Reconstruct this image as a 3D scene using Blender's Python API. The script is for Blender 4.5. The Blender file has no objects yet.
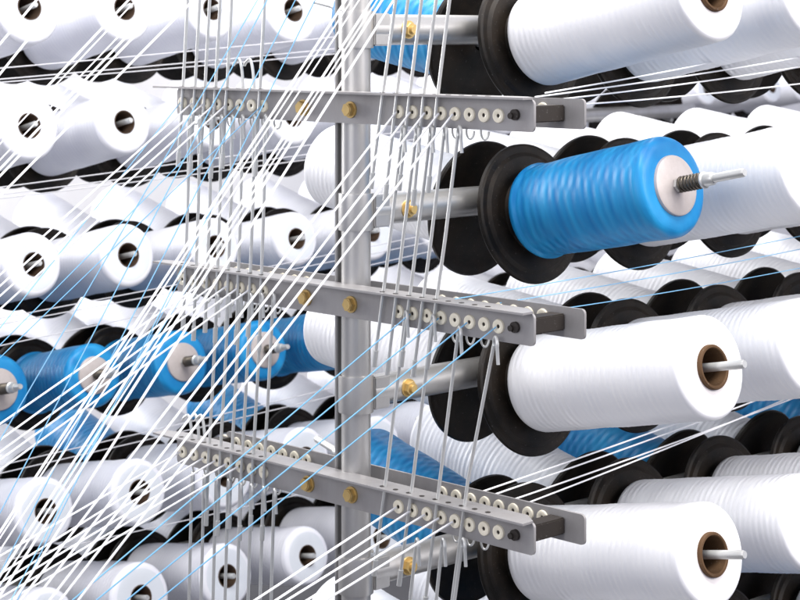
import bpy, bmesh, math, random
from mathutils import Vector, Matrix
random.seed(7)
S = 0.001                      # the scene is laid out in millimetres
F, HY, CX = 1800.0, 35.0, 400.0    # focal length in photo pixels, eye level line, centre column
scene = bpy.context.scene
COL = scene.collection

# ------------------------------------------------------------------ geometry frame
DB = Vector((0.740, 0.673, 0)).normalized()      # along the creel bars, away from the camera
AH = Vector((0.673, -0.740, 0)).normalized()     # out of the bars towards the camera side
WB = Vector((0.717, -0.697, 0)).normalized()     # along the guide brackets
UP = Vector((0, 0, 1))

def at(px, py, Y):
    return Vector(((px-CX)*Y/F, Y, -(py-HY)*Y/F))
def depth_on(px, q):                              # depth of the vertical plane AH.p = q in direction px
    return q/(AH.x*(px-CX)/F + AH.y)

# ------------------------------------------------------------------ materials
def new_mat(name):
    m = bpy.data.materials.new(name); m.use_nodes = True
    nt = m.node_tree; b = nt.nodes['Principled BSDF']
    return m, nt, b
def lk(nt, a, b): nt.links.new(a, b)

def yarn_mat(name, c1, c2, rough, band=420, bump=0.25, coat=0.0, sss=0.0, blotch=0.5):
    m, nt, b = new_mat(name)
    tc = nt.nodes.new('ShaderNodeTexCoord')
    oi = nt.nodes.new('ShaderNodeObjectInfo')
    add = nt.nodes.new('ShaderNodeVectorMath'); add.operation = 'ADD'
    lk(nt, tc.outputs['Object'], add.inputs[0])
    mul = nt.nodes.new('ShaderNodeMath'); mul.operation = 'MULTIPLY'; mul.inputs[1].default_value = 3.0
    lk(nt, oi.outputs['Random'], mul.inputs[0]); lk(nt, mul.outputs[0], add.inputs[1])
    # broad lumps of winding
    n1 = nt.nodes.new('ShaderNodeTexNoise'); n1.inputs['Scale'].default_value = 28; n1.inputs['Detail'].default_value = 3
    lk(nt, add.outputs[0], n1.inputs['Vector'])
    # crossing wraps: two tilted wave sets
    waves = []
    tl = 3.0 if name == 'blue_tape_yarn' else 1.0
    for k, (rx, sc) in enumerate(((0.10*tl, band), (-0.13*tl, band*0.83))):
        mp = nt.nodes.new('ShaderNodeMapping'); mp.inputs['Rotation'].default_value = (rx, rx*0.6, 0)
        lk(nt, add.outputs[0], mp.inputs['Vector'])
        w = nt.nodes.new('ShaderNodeTexWave'); w.wave_type = 'BANDS'; w.bands_direction = 'Z'
        w.inputs['Scale'].default_value = sc*0.16; w.inputs['Distortion'].default_value = 1.6
        w.inputs['Detail'].default_value = 2; w.inputs['Detail Scale'].default_value = 1.5
        lk(nt, mp.outputs[0], w.inputs['Vector']); waves.append(w)
    ms = nt.nodes.new('ShaderNodeMath'); ms.operation = 'ADD'
    lk(nt, waves[0].outputs['Fac'], ms.inputs[0]); lk(nt, waves[1].outputs['Fac'], ms.inputs[1])
    # fine fibres
    if tl > 2:
        ms0 = nt.nodes.new('ShaderNodeMapping'); ms0.inputs['Scale'].default_value = (0.45, 0.45, 2.4); ms0.inputs['Rotation'].default_value = (0.16, 0.1, 0)
        lk(nt, add.outputs[0], ms0.inputs['Vector']); lk(nt, ms0.outputs[0], n1.inputs['Vector'])
    mp = nt.nodes.new('ShaderNodeMapping'); mp.inputs['Scale'].default_value = (60, 60, 1400)
    lk(nt, add.outputs[0], mp.inputs['Vector'])
    n2 = nt.nodes.new('ShaderNodeTexNoise'); n2.inputs['Scale'].default_value = 1.0; n2.inputs['Detail'].default_value = 2
    lk(nt, mp.outputs[0], n2.inputs['Vector'])
    mr = nt.nodes.new('ShaderNodeMix'); mr.data_type = 'RGBA'
    mr.inputs['A'].default_value = (*c1, 1); mr.inputs['B'].default_value = (*c2, 1)
    cr = nt.nodes.new('ShaderNodeMapRange'); cr.inputs['From Min'].default_value = 0.35; cr.inputs['From Max'].default_value = 0.7
    lk(nt, n1.outputs['Fac'], cr.inputs['Value'])
    m2 = nt.nodes.new('ShaderNodeMath'); m2.operation = 'MULTIPLY_ADD'; m2.inputs[1].default_value = blotch
    lk(nt, cr.outputs[0], m2.inputs[0])
    m3 = nt.nodes.new('ShaderNodeMath'); m3.operation = 'MULTIPLY'; m3.inputs[1].default_value = 0.22
    lk(nt, ms.outputs[0], m3.inputs[0]); lk(nt, m3.outputs[0], m2.inputs[2])
    lk(nt, m2.outputs[0], mr.inputs['Factor'])
    lk(nt, mr.outputs['Result'], b.inputs['Base Color'])
    h = nt.nodes.new('ShaderNodeMath'); h.operation = 'MULTIPLY_ADD'; h.inputs[1].default_value = 0.5
    lk(nt, n2.outputs['Fac'], h.inputs[0]); lk(nt, ms.outputs[0], h.inputs[2])
    bp = nt.nodes.new('ShaderNodeBump'); bp.inputs['Strength'].default_value = bump; bp.inputs['Distance'].default_value = 0.0006
    lk(nt, h.outputs[0], bp.inputs['Height']); lk(nt, bp.outputs[0], b.inputs['Normal'])
    b.inputs['Roughness'].default_value = rough
    b.inputs['Anisotropic'].default_value = 0.3
    if tl > 2: b.inputs['Specular IOR Level'].default_value = 0.35
    b.inputs['Coat Weight'].default_value = coat; b.inputs['Coat Roughness'].default_value = 0.25
    return m

def metal_mat(name, col, rough, metallic=1.0, grime_sheen=(0.55, 0.5, 0.45), amt=0.35, scale=35, bump=0.08):
    m, nt, b = new_mat(name)
    tc = nt.nodes.new('ShaderNodeTexCoord')
    n = nt.nodes.new('ShaderNodeTexNoise'); n.inputs['Scale'].default_value = scale; n.inputs['Detail'].default_value = 6
    n.inputs['Roughness'].default_value = 0.65
    mp = nt.nodes.new('ShaderNodeMapping'); mp.inputs['Scale'].default_value = (1, 1, 0.35)
    lk(nt, tc.outputs['Object'], mp.inputs['Vector']); lk(nt, mp.outputs[0], n.inputs['Vector'])
    cr = nt.nodes.new('ShaderNodeMapRange'); cr.inputs['From Min'].default_value = 0.4; cr.inputs['From Max'].default_value = 0.75
    cr.inputs['To Max'].default_value = amt
    lk(nt, n.outputs['Fac'], cr.inputs['Value'])
    mr = nt.nodes.new('ShaderNodeMix'); mr.data_type = 'RGBA'
    mr.inputs['A'].default_value = (*col, 1); mr.inputs['B'].default_value = (*[c*g for c, g in zip(col, grime_sheen)], 1)
    lk(nt, cr.outputs[0], mr.inputs['Factor']); lk(nt, mr.outputs['Result'], b.inputs['Base Color'])
    r = nt.nodes.new('ShaderNodeMapRange'); r.inputs['To Min'].default_value = rough-0.08; r.inputs['To Max'].default_value = rough+0.15
    lk(nt, n.outputs['Fac'], r.inputs['Value']); lk(nt, r.outputs[0], b.inputs['Roughness'])
    bp = nt.nodes.new('ShaderNodeBump'); bp.inputs['Strength'].default_value = bump; bp.inputs['Distance'].default_value = 0.0005
    lk(nt, n.outputs['Fac'], bp.inputs['Height']); lk(nt, bp.outputs[0], b.inputs['Normal'])
    b.inputs['Metallic'].default_value = metallic
    v = nt.nodes.new('ShaderNodeTexNoise'); v.inputs['Scale'].default_value = 420; v.inputs['Detail'].default_value = 3
    lk(nt, tc.outputs['Object'], v.inputs['Vector'])
    vr = nt.nodes.new('ShaderNodeMapRange'); vr.inputs['From Min'].default_value = 0.66; vr.inputs['From Max'].default_value = 0.74
    vr.inputs['To Max'].default_value = 0.22 if max(col) > 0.02 else 0.09
    lk(nt, v.outputs['Fac'], vr.inputs['Value'])
    mx = nt.nodes.new('ShaderNodeMix'); mx.data_type = 'RGBA'
    lk(nt, vr.outputs[0], mx.inputs['Factor']); lk(nt, mr.outputs['Result'], mx.inputs['A'])
    mx.inputs['B'].default_value = (0.5, 0.49, 0.48, 1) if max(col) < 0.5 else (*[c*0.4 for c in col], 1)
    lk(nt, mx.outputs['Result'], b.inputs['Base Color'])
    return m

M = {}
M['white'] = yarn_mat('white_tape_yarn', (0.90, 0.90, 0.91), (0.84, 0.85, 0.88), 0.36, band=300, bump=0.22)
M['white_far'] = yarn_mat('white_tape_yarn_dimmed', (0.82, 0.83, 0.87), (0.72, 0.73, 0.80), 0.42, band=300, bump=0.22)  # rear yarn: weaker light put into a darker base colour
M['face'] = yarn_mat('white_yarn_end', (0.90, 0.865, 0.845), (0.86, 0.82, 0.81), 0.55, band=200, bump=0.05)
M['face_far'] = yarn_mat('dimmed_bluish_yarn_end', (0.70, 0.735, 0.775), (0.63, 0.67, 0.73), 0.5, band=200, bump=0.08)  # bluish tint, plus weaker rear light put into a darker colour
M['blue'] = yarn_mat('blue_tape_yarn', (0.001, 0.155, 0.42), (0.02, 0.31, 0.62), 0.42, band=230, bump=0.45, coat=0.0, blotch=0.6)
M['thread_white'], nt, b = new_mat('white_thread'); b.inputs['Base Color'].default_value = (0.92, 0.92, 0.93, 1); b.inputs['Roughness'].default_value = 0.4
M['thread_blue'], nt, b = new_mat('pale_blue_thread'); b.inputs['Base Color'].default_value = (0.20, 0.47, 0.72, 1); b.inputs['Roughness'].default_value = 0.35
M['steel'] = metal_mat('galvanised_steel', (0.49, 0.485, 0.475), 0.34, metallic=0.75)
M['plate'] = metal_mat('grey_plate_steel', (0.36, 0.35, 0.35), 0.42, metallic=0.4)
M['rod'] = metal_mat('wire_steel', (0.60, 0.61, 0.60), 0.33, metallic=0.5, scale=60)
M['brass'] = metal_mat('brass_bolt', (0.62, 0.44, 0.17), 0.38, metallic=0.55, scale=200)
M['spring'] = metal_mat('dark_spring_steel', (0.13, 0.115, 0.095), 0.38, metallic=0.9)
M['cap'] = metal_mat('grey_cap', (0.50, 0.455, 0.44), 0.5, metallic=0.15, scale=60)
M['ceramic'] = metal_mat('ceramic_eyelet', (0.90, 0.84, 0.68), 0.25, metallic=0.0, amt=0.2, scale=300)
M['board'] = metal_mat('brown_cardboard', (0.10, 0.056, 0.028), 0.75, metallic=0.0, scale=90, bump=0.4)
nt = M['board'].node_tree; M['board'].node_tree.nodes['Principled BSDF'].inputs['Specular IOR Level'].default_value = 0.2
M['black'] = metal_mat('black_plastic', (0.0045, 0.0038, 0.0032), 0.42, metallic=0.0, grime_sheen=(9, 7.2, 5.4), amt=0.55, scale=22)  # brown sheen of the discs painted in through the noise tint
M['black'].node_tree.nodes['Principled BSDF'].inputs['Specular IOR Level'].default_value = 0.2
M['blackblock'] = metal_mat('black_block', (0.03, 0.024, 0.02), 0.5, metallic=0.2)
M['floor'] = metal_mat('floor_concrete', (0.06, 0.06, 0.065), 0.6, metallic=0.0, scale=3)
M['wall'] = metal_mat('pale_hall_wall', (0.80, 0.80, 0.82), 0.8, metallic=0.0, scale=2)

# ------------------------------------------------------------------ mesh helpers
def to_mesh(bm, name, mats, smooth=True, sharp=35):
    me = bpy.data.meshes.new(name)
    bmesh.ops.recalc_face_normals(bm, faces=bm.faces)
    bm.to_mesh(me); bm.free()
    for m in (mats if isinstance(mats, (list, tuple)) else [mats]): me.materials.append(m)
    if smooth:
        for p in me.polygons: p.use_smooth = True
        me.set_sharp_from_angle(angle=math.radians(sharp))
    return me
def lathe(bm, prof, seg=48, mat_of=None, close=True, M4=None, wob=None):
    rings = []
    for i, (r, z) in enumerate(prof):
        ring = []
        for k in range(seg):
            a = 2*math.pi*k/seg
            rr = r*(1 + (wob(a, z) if wob else 0))
            v = Vector((rr*math.cos(a), rr*math.sin(a), z))*S
            if M4: v = M4 @ v
            ring.append(bm.verts.new(v))
        rings.append(ring)
    n = len(rings)
    for i in range(n if close else n-1):
        a, b = rings[i], rings[(i+1) % n]
        for k in range(seg):
            f = bm.faces.new((a[k], a[(k+1) % seg], b[(k+1) % seg], b[k]))
            if mat_of: f.material_index = mat_of(i)
def cyl(bm, p, q, r, seg=16, r2=None, spin=0.0):
    p, q = Vector(p), Vector(q)
    ax = (q-p); L = ax.length; ax.normalize()
    rot = ax.to_track_quat('Z', 'Y').to_matrix().to_4x4()
    m4 = Matrix.Translation(p*S) @ rot @ Matrix.Rotation(spin, 4, 'Z')
    r2 = r if r2 is None else r2
    c = 0.0
    lathe(bm, [(0.001, c), (r, c), (r2, L), (0.001, L)], seg, close=False, M4=m4)
def tube_path(bm, pts, r, seg=8):
    pts = [Vector(p) for p in pts]
    rings = []
    up = None
    for i, p in enumerate(pts):
        d = (pts[min(i+1, len(pts)-1)] - pts[max(i-1, 0)]).normalized()
        if up is None:
            up = d.orthogonal().normalized()
        up = (up - d*up.dot(d)).normalized()
        s = d.cross(up)
        rr = r[i] if isinstance(r, (list, tuple)) else r
        rings.append([bm.verts.new((p + (up*math.cos(2*math.pi*k/seg) + s*math.sin(2*math.pi*k/seg))*rr)*S) for k in range(seg)])
    for a, b in zip(rings, rings[1:]):
        for k in range(seg):
            bm.faces.new((a[k], a[(k+1) % seg], b[(k+1) % seg], b[k]))
    bm.faces.new(rings[0]); bm.faces.new(rings[-1][::-1])
def box(bm, o, ax, ay, az, x0, x1, y0, y1, z0, z1, bev=0.0):
    """box in the frame o + ax*x + ay*y + az*z"""
    vs = []
    for x in (x0, x1):
        for y in (y0, y1):
            for z in (z0, z1):
                vs.append(bm.verts.new((o + ax*x + ay*y + az*z)*S))
    fs = [bm.faces.new([vs[i] for i in f]) for f in ((0,1,3,2), (4,6,7,5), (0,4,5,1), (2,3,7,6), (0,2,6,4), (1,5,7,3))]
    if bev:
        es = list({e for f in fs for e in f.edges})
        bmesh.ops.bevel(bm, geom=es, offset=bev*S, segments=2, affect='EDGES')
def link(name, me, parent=None, mw=None):
    o = bpy.data.objects.new(name, me); COL.objects.link(o)
    if parent: o.parent = parent
    if mw is not None: o.matrix_basis = mw
    return o
def tag(o, label, cat, group=None, kind=None):
    o['label'] = label; o['category'] = cat
    if group: o['group'] = group
    if kind: o['kind'] = kind
    return o

# ------------------------------------------------------------------ shared meshes (local +Z = out along the spindle, origin on the flange disc)
def winding_profile(L, R, core, ridge, period, rnd, face_r=6, back_r=9, lump=0.0, taper=0.0, seed=0):
    rg = random.Random(seed)
    p = []
    z = 9.0
    p.append((core, z)); p.append((R-back_r, z))
    for k in range(1, 6):
        a = math.pi/2*k/5
        p.append((R-back_r+back_r*math.sin(a), z+back_r*(1-math.cos(a))))
    zz = z+back_r; step = period/4
    ph = rg.random()*6; i = 0
    amp = 1.0
    while zz < L-face_r-step:
        zz += step; i += 1
        if i % 4 == 0: amp = 0.4+rg.random()*0.9
        t = (zz-z)/(L-z)
        r = R + ridge*amp*math.sin(2*math.pi*i/4+0.4) + lump*(math.sin(zz/17+ph)+0.6*math.sin(zz/7.7+2*ph)) - taper*(1-t)
        p.append((r, zz))
    for k in range(1, 7):
        a = math.pi/2*k/6
        p.append((R-face_r+face_r*math.cos(a), L-face_r+face_r*math.sin(a)))
    nf = len(p)
    p.append((R*0.75, L+0.4)); p.append((R*0.55, L+0.3)); p.append((core, L))
    return p, nf
def make_winding(name, L, R, core, ridge, period, mats, seg=64, **k):
    bm = bmesh.new()
    prof, nf = winding_profile(L, R, core, ridge, period, 0, **k)
    rg = random.Random(k.get('seed', 0)); p1, p2 = rg.random()*6, rg.random()*6
    lw = 0.016 if k.get('lump', 0) > 0.5 else 0.003
    lathe(bm, prof, seg, mat_of=(lambda i: 1 if nf-1 <= i < len(prof)-1 else 0),
          wob=lambda a, z: lw*(math.sin(2*a+z/31+p1)*0.6+math.sin(3*a-z/13+p2)*0.5) if 12 < z < L-1 else 0)
    return to_mesh(bm, name, mats, sharp=50)
WH = [make_winding('winding', 225, 46.5, 20, g, 6.4, [M['white'], M['face']], seed=s, lump=0.25, face_r=5) for s, g in ((1, 0.09), (2, 0.12), (3, 0.26), (7, 0.22))]
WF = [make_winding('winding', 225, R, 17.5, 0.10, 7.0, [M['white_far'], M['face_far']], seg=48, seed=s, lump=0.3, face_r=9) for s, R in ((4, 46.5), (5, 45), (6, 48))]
BL = [make_winding('winding', 182, R, 10, 0.03, 9.0, [M['blue'], M['blue']], seed=s, lump=0.28, face_r=9, back_r=12, taper=t) for s, R, t in ((8, 47, 4), (9, 46, 2))]
def core_mesh(out, r0, L=225):
    bm = bmesh.new(); ri = r0-(3.4 if out > 2 else 1.9)
    lathe(bm, [(ri, 12), (ri, L+out-1), (ri+.8, L+out), (r0-.8, L+out), (r0, L+out-1), (r0, 12)], 40)
    return to_mesh(bm, 'core', M['board'] if out > 2 else M['board_far'])
M['board_far'] = metal_mat('shaded_cardboard', (0.07, 0.04, 0.022), 0.8, metallic=0.0, scale=90)  # shade inside the rear cores put into the board colour
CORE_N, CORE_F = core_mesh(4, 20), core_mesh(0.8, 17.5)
def cap_mesh():
    bm = bmesh.new()
    lathe(bm, [(3, 180), (3, 186), (25, 186), (27, 185), (27.5, 183), (27.5, 180)], 48)
    return to_mesh(bm, 'end_cap', M['cap'])
CAP = cap_mesh()
def spring_mesh():
    bm = bmesh.new(); pts = []
    for i in range(7*16+1):
        a = 2*math.pi*i/16; pts.append((6.2*math.cos(a), 6.2*math.sin(a), 189+26*i/(7*16)))
    tube_path(bm, pts, 1.25, 8)
    return to_mesh(bm, 'spring', M['spring'])
SPRING = spring_mesh()
def nut_mesh():
    bm = bmesh.new()
    lathe(bm, [(2, 216), (7.5, 216), (7.5, 217.5), (6, 218.3), (6, 226), (5, 228), (2, 228)], 24)
    lathe(bm, [(2, 186), (6.5, 186.3), (6.5, 189), (2, 189.3)], 6)
    return to_mesh(bm, 'nut', M['rod'])
NUT = nut_mesh()
def spindle_mesh(L=262):
    bm = bmesh.new()
    lathe(bm, [(0.01, -34), (5.0, -34), (5.0, L*0.6), (4.0, L*0.62), (4.0, L-2), (3.2, L), (0.01, L)], 20, close=False)
    return to_mesh(bm, 'spindle', M['rod'])
SPIN = spindle_mesh(262); SPIN_F = spindle_mesh(242)
def disc_mesh():
    bm = bmesh.new()
    lathe(bm, [(8, -4), (20, -4), (24, -2), (54, -1.5), (60, -4.5), (67.5, -5), (68.8, -3), (68.5, 0.5), (66, 1.5), (60, 0.6), (56, 2.8), (38, 2.6), (35, 4.6), (26, 4.8), (23, 8), (8, 8)], 72)
    return to_mesh(bm, 'flange_disc', M['black'], sharp=28)
DISC = disc_mesh()

# ------------------------------------------------------------------ creel layout
TN, TF_ = math.radians(12), math.radians(8)
TFR = [10, 8, 6.5, 13, 10]
E = 36.7
AX_N = (AH*math.cos(TN) + UP*math.sin(TN)).normalized()
def ax_far(d):
    d = math.radians(d); return (-AH*math.cos(d) + UP*math.sin(d)).normalized()
AX_F = ax_far(8)
def frame_mat(p, axis, spin=0.0):
    z = axis; x = DB; y = z.cross(x).normalized(); x = y.cross(z)
    R = Matrix((x, y, z)).transposed().to_4x4()
    return Matrix.Translation(p*S) @ R @ Matrix.Rotation(spin, 4, 'Z')

BOBS = []
def bobbin(p, axis, colour, kind, meta, jit=1.0):
    rg = random.Random(hash((round(p.x), round(p.y), round(p.z))) & 0xffff)
    e = bpy.data.objects.new('yarn_bobbin', None); COL.objects.link(e); e.empty_display_size = 0.02
    sc = 1 + rg.uniform(-0.02, 0.02)*(jit if kind == 'near' else 2*jit)
    e.matrix_basis = frame_mat(p, axis, rg.random()*6.28) @ Matrix.Diagonal((sc, sc, 1, 1))
    if colour == 'blue':
        link('winding', rg.choice(BL), e); link('end_cap', CAP, e)
        if kind != 'third': link('spring', SPRING, e); link('nut', NUT, e)
    else:
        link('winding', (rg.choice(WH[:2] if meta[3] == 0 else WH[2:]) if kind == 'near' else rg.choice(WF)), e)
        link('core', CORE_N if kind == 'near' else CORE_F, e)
    BOBS.append((e, p + axis*215, meta, colour))
    return e

def add_bar(parent_bar, p_from, p_to):
    bm = bmesh.new(); cyl(bm, p_from, p_to, 14.3, 32)
    return to_mesh(bm, 'cross_bar', M['steel'])

# near creel -------------------------------------------------------
QN = -1251.0
Y1 = 1784.0
C1 = at(504, 35, Y1)                               # first station on the bars (x, y only)
PITCH = 154.0
ROWZ = [-7, -174, -341, -507, -672]
PX = 356; PY = depth_on(PX, QN)
POST = at(PX, 35, PY); POST.z = 0
frame = tag(link('yarn_creel', None), 'galvanised steel creel frame with round post and slotted guide brackets in front', 'creel')
frame.location = (POST.x*S, POST.y*S, -1.5)
def fparent(name, me, par=frame):
    o = link(name, me, par)
    # meshes are made in world space
    base = frame.location
    o.matrix_basis = Matrix.Translation(-base) if par is frame else Matrix.Identity(4)
    return o
bm = bmesh.new()
cyl(bm, POST+UP*-1490, POST+UP*420, 13.6, 40)
post = fparent('post', to_mesh(bm, 'post', M['steel']))
bm = bmesh.new()
so = POST - AH*-2 - DB*0
box(bm, POST, WB, DB, UP, -19, -15.5, -9, 9, -1400, 380, 0.8)
fparent('strap', to_mesh(bm, 'strap', M['steel']))
for r, z in enumerate(ROWZ):
    zb = z+12
    o0 = Vector((C1.x, C1.y, zb))
    t0 = (POST - Vector((C1.x, C1.y, 0))).dot(DB)
    bm = bmesh.new()
    pa = o0 + DB*(t0+12); pb = o0 + DB*(PITCH*7.6)
    rr = 14.3
    cyl(bm, pa, pb, rr, 36)
    bar = fparent('cross_bar', to_mesh(bm, 'cross_bar', M['steel']))
    # clamp: sleeve round the post and side cheek
    bm = bmesh.new()
    pc = POST + UP*zb
    m4 = Matrix.Translation(pc*S)
    lathe(bm, [(13.7, -17), (16.2, -17), (16.4, -15), (16.4, 15), (16.2, 17), (13.7, 17)], 36, M4=m4)
    box(bm, pc, DB, AH, UP, 11, 30, 8, 14.2, -15, 15, 1.2)
    box(bm, pc, DB, AH, UP, 11, 30, -14.2, -8, -15, 15, 1.2)
    link('clamp', to_mesh(bm, 'clamp', M['steel']), bar)
    bm = bmesh.new()
    bc = pc + DB*52
    cyl(bm, bc+AH*13.5, bc+AH*15.5, 8.5, 24); cyl(bm, bc+AH*15.4, bc+AH*20, 6.6, 6, spin=random.random()*2); cyl(bm, bc+AH*19.8, bc+AH*23, 3.6, 14)
    link('bolt', to_mesh(bm, 'bolt', M['brass'], sharp=30), bar)
    for k in range(7):
        c = Vector((C1.x, C1.y, z)) + DB*(PITCH*k)
        for side, ax in (('n', AX_N), ('f', ax_far(TFR[r]))):
            if side == 'n' and k > 4: continue
            pd = c + (AH if side == 'n' else -AH)*E
            fm = frame_mat(pd, ax)
            d = link('flange_disc', DISC, bar, fm); s = link('spindle', SPIN, bar, fm)
            blue = (side == 'n' and ((r == 1 and k == 0) or (r == 4 and k in (1, 2)))) or (side == 'f' and (r, k) in ((0, 0), (3, 0), (3, 2), (3, 4)))
            bobbin(pd, ax, 'blue' if blue else 'white', 'near', ('front creel', side, r, k))

# guide brackets -----------------------------------------------------
BO = at(350, 35, 1629); BO.z = 0                    # where the front plate crosses the post
def t_of(px, off=0.0):
    """distance along the bracket (from BO + DB*off) seen at photo column px"""
    o = BO + DB*off; k = (px-CX)/F
    return (k*o.y - o.x)/(WB.x - k*WB.y)
BZ = [-53, -229, -401]
def plate_with_radius(bm, o, x0, x1, th, z0, z1, r=5):
    pts = []
    for cx, cz, a0 in ((x1-r, z1-r, 0), (x0+r, z1-r, 90), (x0+r, z0+r, 180), (x1-r, z0+r, 270)):
        for k in range(5):
            a = math.radians(a0+22.5*k); pts.append((cx+r*math.cos(a), cz+r*math.sin(a)))
    f = [bm.verts.new((o + WB*x + UP*z)*S) for x, z in pts]; g = [bm.verts.new((o + WB*x + UP*z + DB*th)*S) for x, z in pts]
    bm.faces.new(f); bm.faces.new(g[::-1])
    for i in range(len(f)):
        j = (i+1) % len(f); bm.faces.new((f[i], f[j], g[j], g[i]))
# outward normal of the plate faces
NB = Vector((WB.y, -WB.x, 0)).normalized()
if NB.y > 0: NB = -NB
EYE_L = [183, 194.5, 206, 217.5, 229, 240.5, 252, 264]
EYE_R = [399, 413, 427.5, 441.5, 455.5, 470, 484.5, 499]
EYEPOS = {}
for b, z in enumerate(BZ):
    bm = bmesh.new()
    tl, tr = t_of(177), t_of(534)
    plate_with_radius(bm, BO, tl, tr, 2.4, z-27, z-0.2, 4)
    tl2 = t_of(163)
    fl = [(tl2, -2.4), (tl2, 13), (tr-1, 13), (tr-1, 0), (tr-16, -11), (tl+4, -11)]
    va = [bm.verts.new((BO + WB*x + NB*y + UP*z)*S) for x, y in fl]; vb = [bm.verts.new((BO + WB*x + NB*y + UP*(z+1.8))*S) for x, y in fl]
    bm.faces.new(va); bm.faces.new(vb[::-1])
    for i in range(6): bm.faces.new((va[i], va[(i+1) % 6], vb[(i+1) % 6], vb[i]))
    # rear plate
    oR = BO + DB*50
    plate_with_radius(bm, oR, tl+14, tr+10, 2.4, z-26, z-0.5, 4)
    me = to_mesh(bm, 'guide_bracket', M['plate'], sharp=30)
    br = fparent('guide_bracket', me)
    bm = bmesh.new()
    oo = BO
    tb = t_of(516)
    box(bm, oo, WB, DB, UP, tb-7, tb+9, 2.6, 49.8, z-20, z-6, 1.0)
    link('spacer_block', to_mesh(bm, 'spacer_block', M['blackblock']), br)
    bm = bmesh.new()
    tb2 = t_of(180)+10
    box(bm, oo, WB, DB, UP, tb2-5, tb2+8, 2.6, 49.8, z-20, z-6, 1.0)
    link('spacer_block', to_mesh(bm, 'spacer_block', M['blackblock']), br)
    bm = bmesh.new()
    cyl(bm, BO+WB*tb+UP*(z-13)+NB*0.1, BO+WB*tb+UP*(z-13)+NB*3, 4.6, 20); cyl(bm, BO+WB*(tb-3)+UP*(z-14)+NB*0.1, BO+WB*(tb-3)+UP*(z-14)+NB*4.5, 2.6, 12)
    link('end_screw', to_mesh(bm, 'end_screw', M['blackblock']), br)
    for px in (304+b*2.5, 351+b*0.5):
        t = t_of(px); c = BO+WB*t+UP*(z-14.5)
        bm = bmesh.new()
        cyl(bm, c+NB*0.1, c+NB*1.6, 7.6, 24); cyl(bm, c+NB*1.5, c+NB*6, 6.2, 6, spin=random.random()*2); cyl(bm, c+NB*5.9, c+NB*6.6, 4.6, 16)
        link('bolt', to_mesh(bm, 'bolt', M['brass'], sharp=30), br)
    bmr = None
    for grp, lst in (('L', EYE_L), ('R', EYE_R)):
        for i, px in enumerate(lst):
            for back in (0, 1):
                o_ = BO if not back else oR
                t = t_of(px) + (3 if back else 0)
                c = o_ + WB*t + UP*(z-14.5 if not back else z-10.5)
                m4 = Matrix.Translation(c*S) @ NB.to_track_quat('Z', 'Y').to_matrix().to_4x4()
                bm = bmesh.new()
                lathe(bm, [(2.0, -3), (1.7, 1.2), (2.5, 1.5), (4.2, 2.0), (5.8, 1.6), (6.2, 0.1), (4.8, 0.1), (4.8, -3)], 24, M4=m4)
                lathe(bm, [(0.01, 0.3), (2.4, 0.3)], 16, close=False, M4=m4, mat_of=lambda i: 1)
                link('eyelet', to_mesh(bm, 'eyelet', [M['ceramic'], M['blackblock']]), br)
                if not back: EYEPOS[(b, grp, i)] = c + NB*3.5
                else: EYEPOS[(b, grp+'b', i)] = c
    for px in [387+i*13.2 for i in range(9)] + [186+i*11.4 for i in range(8)]:
        t = t_of(px); c = BO + WB*t + NB*6 + UP*(z+1.85)
        bm = bmesh.new(); cyl(bm, c, c+UP*0.25, 2.4, 14)
        link('rod_hole', to_mesh(bm, 'rod_hole', M['blackblock']), br)
    # wire pigtails below the plate
    for grp, lst in (('L', EYE_L), ('R', EYE_R)):
        for i, px in enumerate(lst):
            if grp == 'R' and i not in (3, 4, 5): continue
            t = t_of(px)+5; c = BO + WB*t + UP*(z-27) + DB*8
            pts = [c + UP*6, c]
            for k in range(11):
                a = math.radians(200*k/10)
                pts.append(c + WB*(2.2*(1-math.cos(a))) + UP*(-4-5*math.sin(a)*1.0) + DB*(k*0.5))
            bm = bmesh.new(); tube_path(bm, pts, 1.0, 6)
            link('pigtail_guide', to_mesh(bm, 'pigtail_guide', M['rod']), br)

# hanging wire rods ----------------------------------------------------
def rod_depth(px): 
    t = t_of(px); return (BO + WB*t + NB*8).y
def rod(pts_px, hook_top, label, group, r=1.55, back=0):
    """pts_px: photo columns/rows of the rod; sits just in front of the bracket plates"""
    ps = []
    for (x, y) in pts_px:
        Y = rod_depth(x) + back
        ps.append(at(x, y, Y))
    top, bot = ps[0], ps[-1]
    e = tag(link('tension_rod', None), label, 'rod', group)
    e.location = bot*S
    bm = bmesh.new()
    tube_path(bm, [p-bot for p in ps], r, 10)
    link('shaft', to_mesh(bm, 'shaft', M['rod']), e)
    bm = bmesh.new()
    if hook_top:
        pts = []
        for k in range(13):
            a = math.radians(-20+220*k/12)
            pts.append(top - bot + UP*(0.5+6*math.sin(a)) + (WB*0.8+NB*0.5)*(5.0-5.0*math.cos(a)))
        pts.append(pts[-1] + UP*-14 + WB*1.0)
        tube_path(bm, pts, r*0.95, 8)
        link('hook', to_mesh(bm, 'hook', M['rod']), e)
    else:
        bm.free()
    bm = bmesh.new(); cyl(bm, ps[-1]-bot-UP*0.5, ps[-1]-bot+(ps[-2]-ps[-1]).normalized()*14, r*1.5, 12)
    link('ferrule', to_mesh(bm, 'ferrule', M['rod']), e)
    return e
R_LBL = 'thin steel tension rods'
ordn = ['leftmost', 'second', 'third', 'fourth', 'fifth', 'sixth', 'seventh', 'eighth', 'ninth']
def rods(lst, where, hook, grp, **k):
    for i, p in enumerate(lst):
        rod(p, hook, f'{ordn[i]} of {len(lst)} steel rods {where}', grp, **k)
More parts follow.
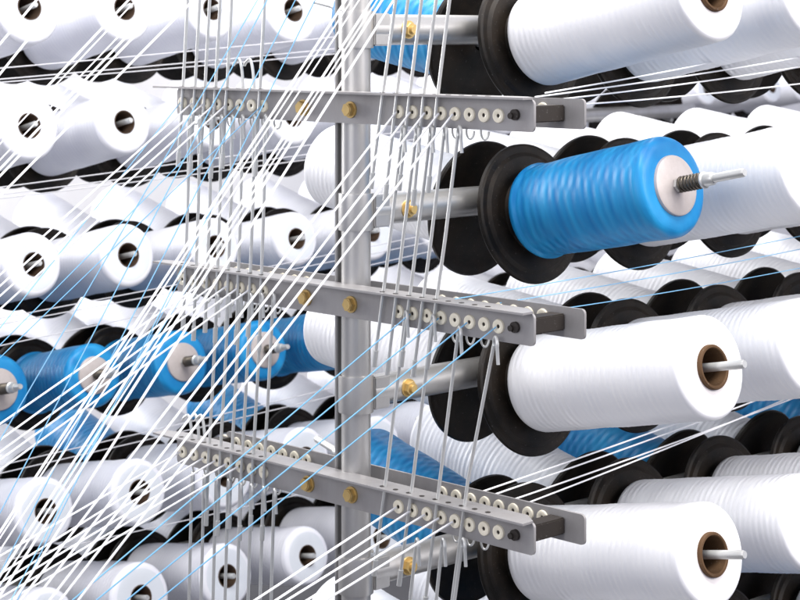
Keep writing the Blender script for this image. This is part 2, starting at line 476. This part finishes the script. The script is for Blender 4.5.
# right group
rods([[(x0, -60), (x1, 93), (x2, yb)] for x0, x1, x2, yb in ((404, 383, 371, 188), (415, 397, 385, 200), (429, 410, 399, 190), (444, 424, 413, 205), (457, 438, 428, 192))],
     'past the top bracket right of the post', False, 'upper tension rods right of the post')
rods([[(x0, 134), (x1, 240), (x2, yb)] for x0, x1, x2, yb in ((402, 390, 374, 366), (416, 403, 387, 374), (430, 417, 401, 366), (444, 431, 413, 376), (458, 445, 427, 368))],
     'under the top bracket right of the post', True, 'middle tension rods right of the post', back=0)
rods([[(x0, y0), (x1, 480), (x2, yb)] for x0, y0, x1, x2, yb in ((405, 318, 386, 374, 575), (432, 322, 413, 399, 585), (458, 334, 440, 424, 612), (494, 344, 468, 447, 640))],
     'under the middle bracket right of the post', True, 'lower tension rods right of the post')
rods([[(x0, 545), (x1, 640)] for x0, x1 in ((416, 406), (442, 432), (462, 449))],
     'under the bottom bracket right of the post', True, 'lowest tension rods right of the post')
# left group
rods([[(x0+4, -60), (x0-4, 88), (x0-9, yb)] for x0, yb in ((187, 166), (199, 176), (209, 168), (219.5, 178), (231, 168), (264, 176))],
     'past the top bracket left of the post', False, 'upper tension rods left of the post')
rods([[(x0+1, 122), (x0, 200), (x0-5, yb)] for x0, yb in ((188, 330), (198.5, 340), (210, 332), (220, 342), (231, 334), (241, 344), (253, 336), (264, 350))],
     'under the top bracket left of the post', True, 'middle tension rods left of the post')
rods([[(x0+4, 300), (x0, 380), (x0-5, 470), (x0-7, yb)] for x0, yb in ((213, 525), (224.5, 535), (236, 528), (246.5, 540), (257.5, 530), (269, 540))],
     'under the middle bracket left of the post', True, 'lower tension rods left of the post')
rods([[(x0+2, 478 + 2.4*i), (x0-2, 640)] for i, x0 in enumerate((190, 202, 214, 226, 238, 249, 261, 272))],
     'under the bottom bracket left of the post', True, 'lowest tension rods left of the post')
# loose curled hooks standing on the brackets
def curl(px, y0, y1, b, lab):
    Y = rod_depth(px)+6
    a, c = at(px, y1, Y), at(px-6, y0, Y)
    bm = bmesh.new(); pts = []
    for k in range(14):
        t = k/13; ang = math.pi*(0.15+0.85*t)
        pts.append((a-a) + UP*((c.z-a.z)*math.sin(min(ang, math.pi/2)) if ang < math.pi/2 else UP.z*0 + (c.z-a.z)*(1-0.15*(ang-math.pi/2))) + WB*(7*math.cos(ang)-7))
    pts = [Vector((0, 0, 0))] + pts
    tube_path(bm, pts, 1.5, 8)
    o = link('wire_hook', to_mesh(bm, 'wire_hook', M['rod']))
    o.location = a*S
    tag(o, lab, 'hook', 'bent wire hooks on the brackets')
for i, (px, y0, y1, b) in enumerate(((243, 59, 89, 0), (254, 59, 90, 0), (192, 416, 443, 2), (199, 415, 445, 2), (205, 416, 446, 2))):
    curl(px, y0, y1, b, ('bent wire hook on top of the top bracket, ' if b == 0 else 'bent wire hook on the left end of the bottom bracket, ') + ['left of the two', 'right of the two', 'left of three', 'middle of three', 'right of three'][i])

# ------------------------------------------------------------------ rear creels
def rear_creel(qface, rows, kmin, kmax, sides, blue_fn, creel_name, kind):
    for r, (px, py) in enumerate(rows):
        Yf = depth_on(px, qface)
        face = at(px, py, Yf)
        root = face - AX_N*226
        bar_c = root - AH*E
        bar = tag(link('creel_bar', None), f'grey round creel bar with black discs, row {r+1} from the top of the {creel_name}', 'creel bar', f'bars of the {creel_name}')
        base = bar_c + DB*(PITCH*kmin-60) + UP*10
        bar.location = base*S
        bm = bmesh.new(); cyl(bm, Vector((0, 0, 0)), DB*(PITCH*(kmax-kmin)+120), 14.3, 24)
        link('tube', to_mesh(bm, 'tube', M['steel']), bar)
        ib = Matrix.Translation(-base*S)
        for k in range(kmin, kmax+1):
            for side in sides:
                if r == 1 and side == 'n' and k >= 6: continue
                c = bar_c + DB*(PITCH*k)
                ax = AX_N if side == 'n' else ax_far(14)
                pd = c + (AH if side == 'n' else -AH)*E
                fm = ib @ frame_mat(pd, ax)
                link('flange_disc', DISC, bar, fm); link('spindle', SPIN_F, bar, fm)
                bobbin(pd, ax, 'blue' if blue_fn(side, r, k) else 'white', kind, (creel_name, side, r, k), 1.5)
QL = -2157.0
rear_creel(QL, [(125, 8), (125, 122), (129, 255), (111, 373), (140, 492), (228, 576)], -2, 10, 'nf',
           lambda s, r, k: (s == 'n' and r == 3 and k < 6) or (s == 'f' and r == 4 and k in (-1, 1, 3)), 'rear creel', 'rear')

rear_creel(-3200.0, [(560, 94)], -1, 7, 'nf', lambda s, r, k: s == 'f' and k in (2, 5), 'far creel', 'third')

# ------------------------------------------------------------------ yarns
def thread(a, b, mat, r, label, group, sag=0.0):
    bm = bmesh.new(); o = b
    pts = [a + (b-a)*(k/12) - UP*(sag*4*(k/12)*(1-k/12)) - o for k in range(13)]
    tube_path(bm, pts, r, 6)
    ob = link('taut_yarn', to_mesh(bm, 'taut_yarn', mat))
    ob.location = o*S
    return tag(ob, label, 'yarn', group)
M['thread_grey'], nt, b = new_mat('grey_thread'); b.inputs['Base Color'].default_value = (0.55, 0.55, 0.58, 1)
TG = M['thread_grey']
TW, TB = M['thread_white'], M['thread_blue']
def seg(p0, Y0, p1, Y1_, mat, r, label, group, ext=0.0, sag=0.0):
    a = at(p0[0], p0[1], Y0); b = at(p1[0], p1[1], Y1_)
    b = b + (b-a)*ext
    thread(a, b, mat, r, label, group, sag)
# from the eyelets
def from_eye(keys, ends, Yend, mat, r, label, group, ext=0.25):
    for k, e in zip(keys, ends):
        a = EYEPOS[k]; b = at(e[0], e[1], Yend); b = b + (b-a)*ext
        thread(a, b, mat, r, label, group)
from_eye([(0, 'R', i) for i in (0, 1, 2, 3, 4)], [(50, 562), (61, 566), (73, 570), (80, 575), (97, 576)], 1420, TW, 1.02,
         'taut white yarn from the right eyelets of the top bracket down across the post', 'white yarns from the right of the top bracket')
from_eye([(2, 'R', i) for i in (0, 1, 2, 3, 4)], [(240, 610), (258, 612), (276, 607), (296, 607), (318, 605)], 1500, TW, 1.05,
         'taut white yarn from the right eyelets of the bottom bracket to the lower edge', 'white yarns from the right of the bottom bracket', 0.4)
from_eye([(0, 'L', i) for i in (1, 2, 3, 4)], [(0, 275), (0, 286), (0, 296), (8, 302)], 1650, TW, 0.95,
         'taut white yarn from the left eyelets of the top bracket down to the left', 'white yarns from the left of the top bracket')
from_eye([(1, 'L', i) for i in (2, 3, 4, 5, 6)], [(0, 424), (0, 440), (0, 452), (0, 460), (0, 470)], 1650, TW, 1.02,
         'taut white yarn from the left eyelets of the middle bracket down to the left', 'white yarns from the left of the middle bracket')
from_eye([(2, 'L', i) for i in (0, 1, 2, 3, 4, 5)], [(0, 556), (0, 574), (0, 583), (0, 590), (0, 598), (0, 606)], 1650, TW, 1.02,
         'taut white yarn from the left eyelets of the bottom bracket down to the left', 'white yarns from the left of the bottom bracket')
from_eye([(1, 'R', i) for i in (1, 3, 5, 7)], [(75, 598), (133, 570), (160, 573), (160, 599)], 1480, TB, 0.68,
         'pale blue yarn from the right eyelets of the middle bracket down across the post', 'pale blue yarns from the middle bracket', 0.3)
# from above
for (p0, p1) in (((372, -40), (0, 532)), ((384, -38), (8, 538)), ((398, -40), (20, 545)), ((408, -40), (28, 552)), ((419, -40), (40, 560)), ((378, -40), (2, 535)), ((403, -40), (24, 548))):
    seg(p0, 1600, p1, 1450, TW, 1.15 if p0[0] not in (384, 378, 403) else 0.7, 'taut white yarn coming in over the post top and running down to the lower left', 'white yarns over the top of the post', 0.2)
for (p0, p1) in (((52, -40), (0, 12)), ((70, -40), (0, 44)), ((92, -40), (0, 74)), ((168, -42), (0, 137)), ((174, -40), (0, 144)), ((206, -38), (0, 176)), ((190, -38), (0, 160)), ((198, -38), (0, 169)), ((231, -38), (0, 196))):
    seg(p0, 1700, p1, 1550, TW, 1.12 if p0[0] not in (174, 190) else 0.65, 'taut white yarn slanting across the upper left corner', 'white yarns across the upper left corner', 0.2)
for (p0, p1) in (((288, -40), (150, 225)), ((316, -40), (178, 228)), ((335, -40), (205, 222)), ((275, -30), (120, 235))):
    seg(p0, 1680, p1, 1640, TB, 0.58, 'pale blue yarn slanting past the left half of the top bracket', 'pale blue yarns past the top bracket', 1.7)
from_eye([(0, 'L', i) for i in (0, 5, 7)], [(0, 328), (0, 345), (8, 350)], 1620, TB, 0.5,
         'pale blue yarn falling across the left rows of bobbins', 'pale blue yarns over the left rows', 0.25)
from_eye([(1, 'L', 0), (1, 'L', 1)], [(-10, 640), (-15, 610)], 1560, TB, 0.5,
         'pale blue yarn dropping from the middle bracket into the lower left corner', 'pale blue yarns in the lower left corner')
# yarns running along the creels
def along(px0, py0, px1, py1, q, mat, r, label, group):
    a = at(px0, py0, depth_on(px0, q)); b = at(px1, py1, depth_on(px1, q)); thread(a, b, mat, r, label, group, 2.0)
for (a, b, c, d) in ((535, 97, 830, 52), (545, 101, 830, 62), (545, 93, 830, 38), (560, 106, 830, 80)):
    along(a, b, c, d, QN+150, TW, 0.75, 'white yarn running along under the top right bobbins', 'white yarns under the top right row')
for (a, b, c, d) in ((455, 299, 830, 230), (500, 303, 830, 243), (560, 309, 830, 262)):
    along(a, b, c, d, QN+150, TB, 0.45, 'pale blue yarn running along behind the blue bobbin', 'pale blue yarns along the right creel')
for (a, b, c, d) in ((478, 493, 830, 366), (490, 496, 830, 372), (515, 499, 830, 384), (530, 502, 830, 380)):
    along(a, b, c, d, QN+110, TW, 0.85, 'white yarn running along under the third row of right bobbins', 'white yarns under the third right row')
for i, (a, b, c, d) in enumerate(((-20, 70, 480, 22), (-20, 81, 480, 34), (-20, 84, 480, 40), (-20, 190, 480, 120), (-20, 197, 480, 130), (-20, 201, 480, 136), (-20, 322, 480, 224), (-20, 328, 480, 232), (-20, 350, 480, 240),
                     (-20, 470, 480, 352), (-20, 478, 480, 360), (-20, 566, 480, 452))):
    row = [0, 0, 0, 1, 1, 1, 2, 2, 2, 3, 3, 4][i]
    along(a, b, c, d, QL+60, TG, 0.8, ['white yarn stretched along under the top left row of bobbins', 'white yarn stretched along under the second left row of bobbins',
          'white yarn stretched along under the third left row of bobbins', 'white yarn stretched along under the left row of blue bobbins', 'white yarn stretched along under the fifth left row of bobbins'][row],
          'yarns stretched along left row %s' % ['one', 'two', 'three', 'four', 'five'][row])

# ------------------------------------------------------------------ labels of the bobbins
def project(p):
    return (CX + p.x*F/p.y, HY - p.z*F/p.y)
rows = {}
for e, p, meta, colour in BOBS:
    rows.setdefault(meta[:3], []).append((project(p)[0], e, colour))
rown = ['top', 'second', 'third', 'fourth', 'fifth', 'sixth', 'seventh']
for (creel, side, r), lst in rows.items():
    lst.sort(key=lambda t: t[0])
    vis = [t for t in lst if -40 < t[0] < 840] or lst
    for t in lst:
        x, e, colour = t
        sd = 'facing forward' if side == 'n' else 'turned away'
        i = vis.index(t)+1 if t in vis else 0
        on = ['', 'first', 'second', 'third', 'fourth', 'fifth', 'sixth', 'seventh', 'eighth', 'ninth', 'tenth', 'eleventh', 'twelfth', 'thirteenth', 'fourteenth'][i] if i else 'one outside the frame'
        lab = f'{colour} bobbin {sd}, {rown[r]} row of the {creel}, {on} from the left' if i else f'{colour} bobbin {sd}, {rown[r]} row of the {creel}, past the {"left" if x < 0 else "right"} edge'
        if creel == 'front creel' and side == 'n' and colour == 'blue' and r == 1: lab = 'big glossy blue bobbin with spring and grey end cap right of the post'
        tag(e, lab, 'bobbin', f'{colour} yarn bobbins on the {creel}')

# ------------------------------------------------------------------ setting
bm = bmesh.new(); box(bm, Vector((0, 0, 0)), Vector((1, 0, 0)), Vector((0, 1, 0)), UP, -6000, 9000, -3000, 9000, -1600, -1500)
o = link('floor', to_mesh(bm, 'floor', M['floor'], smooth=False)); o['kind'] = 'structure'
bm = bmesh.new(); wo = AH*(-4300)
box(bm, wo, DB, AH, UP, -6000, 9000, -60, 0, -1500, 2200)
o = link('wall', to_mesh(bm, 'wall', M['wall'], smooth=False)); o['kind'] = 'structure'

# ------------------------------------------------------------------ light
w = bpy.data.worlds.new('World'); scene.world = w; w.use_nodes = True
bg = w.node_tree.nodes['Background']; bg.inputs['Color'].default_value = (0.76, 0.79, 1.0, 1); bg.inputs['Strength'].default_value = 0.62
def area(name, loc, target, sx, sy, power, col):
    l = bpy.data.lights.new(name, 'AREA'); l.shape = 'RECTANGLE'; l.size = sx; l.size_y = sy; l.energy = power; l.color = col
    o = bpy.data.objects.new(name, l); COL.objects.link(o); o.location = loc
    o.rotation_euler = (Vector(target)-Vector(loc)).to_track_quat('-Z', 'Y').to_euler()
area('hall_or_fill_lamp', (0.6, 0.9, 2.4), (0.2, 2.1, -0.3), 2.6, 0.9, 135, (1.0, 0.97, 0.93))
area('hall_or_fill_lamp', (2.6, 0.2, 1.3), (0.4, 2.2, -0.3), 1.4, 1.6, 78, (1.0, 0.95, 0.92))
area('hall_or_fill_lamp', (-1.7, -0.4, 0.5), (-0.3, 2.6, -0.7), 1.6, 1.2, 24, (1.0, 0.98, 0.96))  # added front fill from the left, not a fitting of the hall
area('hall_or_fill_lamp', (-2.4, 3.3, 0.45), (0.2, 4.0, -0.4), 1.2, 1.4, 75, (1.0, 0.99, 0.98))  # unseen side light added to brighten the bobbins turned away
area('hall_or_fill_lamp', (-0.6, 3.6, 2.6), (-0.1, 2.6, -0.2), 3.0, 0.8, 110, (1.0, 0.99, 0.97))

# ------------------------------------------------------------------ camera
cam = bpy.data.cameras.new('Camera'); co = bpy.data.objects.new('Camera', cam); COL.objects.link(co)
co.location = (0, 0, 0); co.rotation_euler = (math.radians(90), 0, 0)
cam.sensor_fit = 'HORIZONTAL'; cam.sensor_width = 36; cam.lens = F/800*36
cam.shift_y = -(300-HY)/800; cam.clip_start = 0.05; cam.clip_end = 60
cam.dof.use_dof = True; cam.dof.focus_distance = 1.62; cam.dof.aperture_fstop = 22
scene.camera = co
scene.view_settings.view_transform = 'Standard'; scene.view_settings.look = 'None'
scene.view_settings.exposure = 0.12; scene.view_settings.gamma = 1
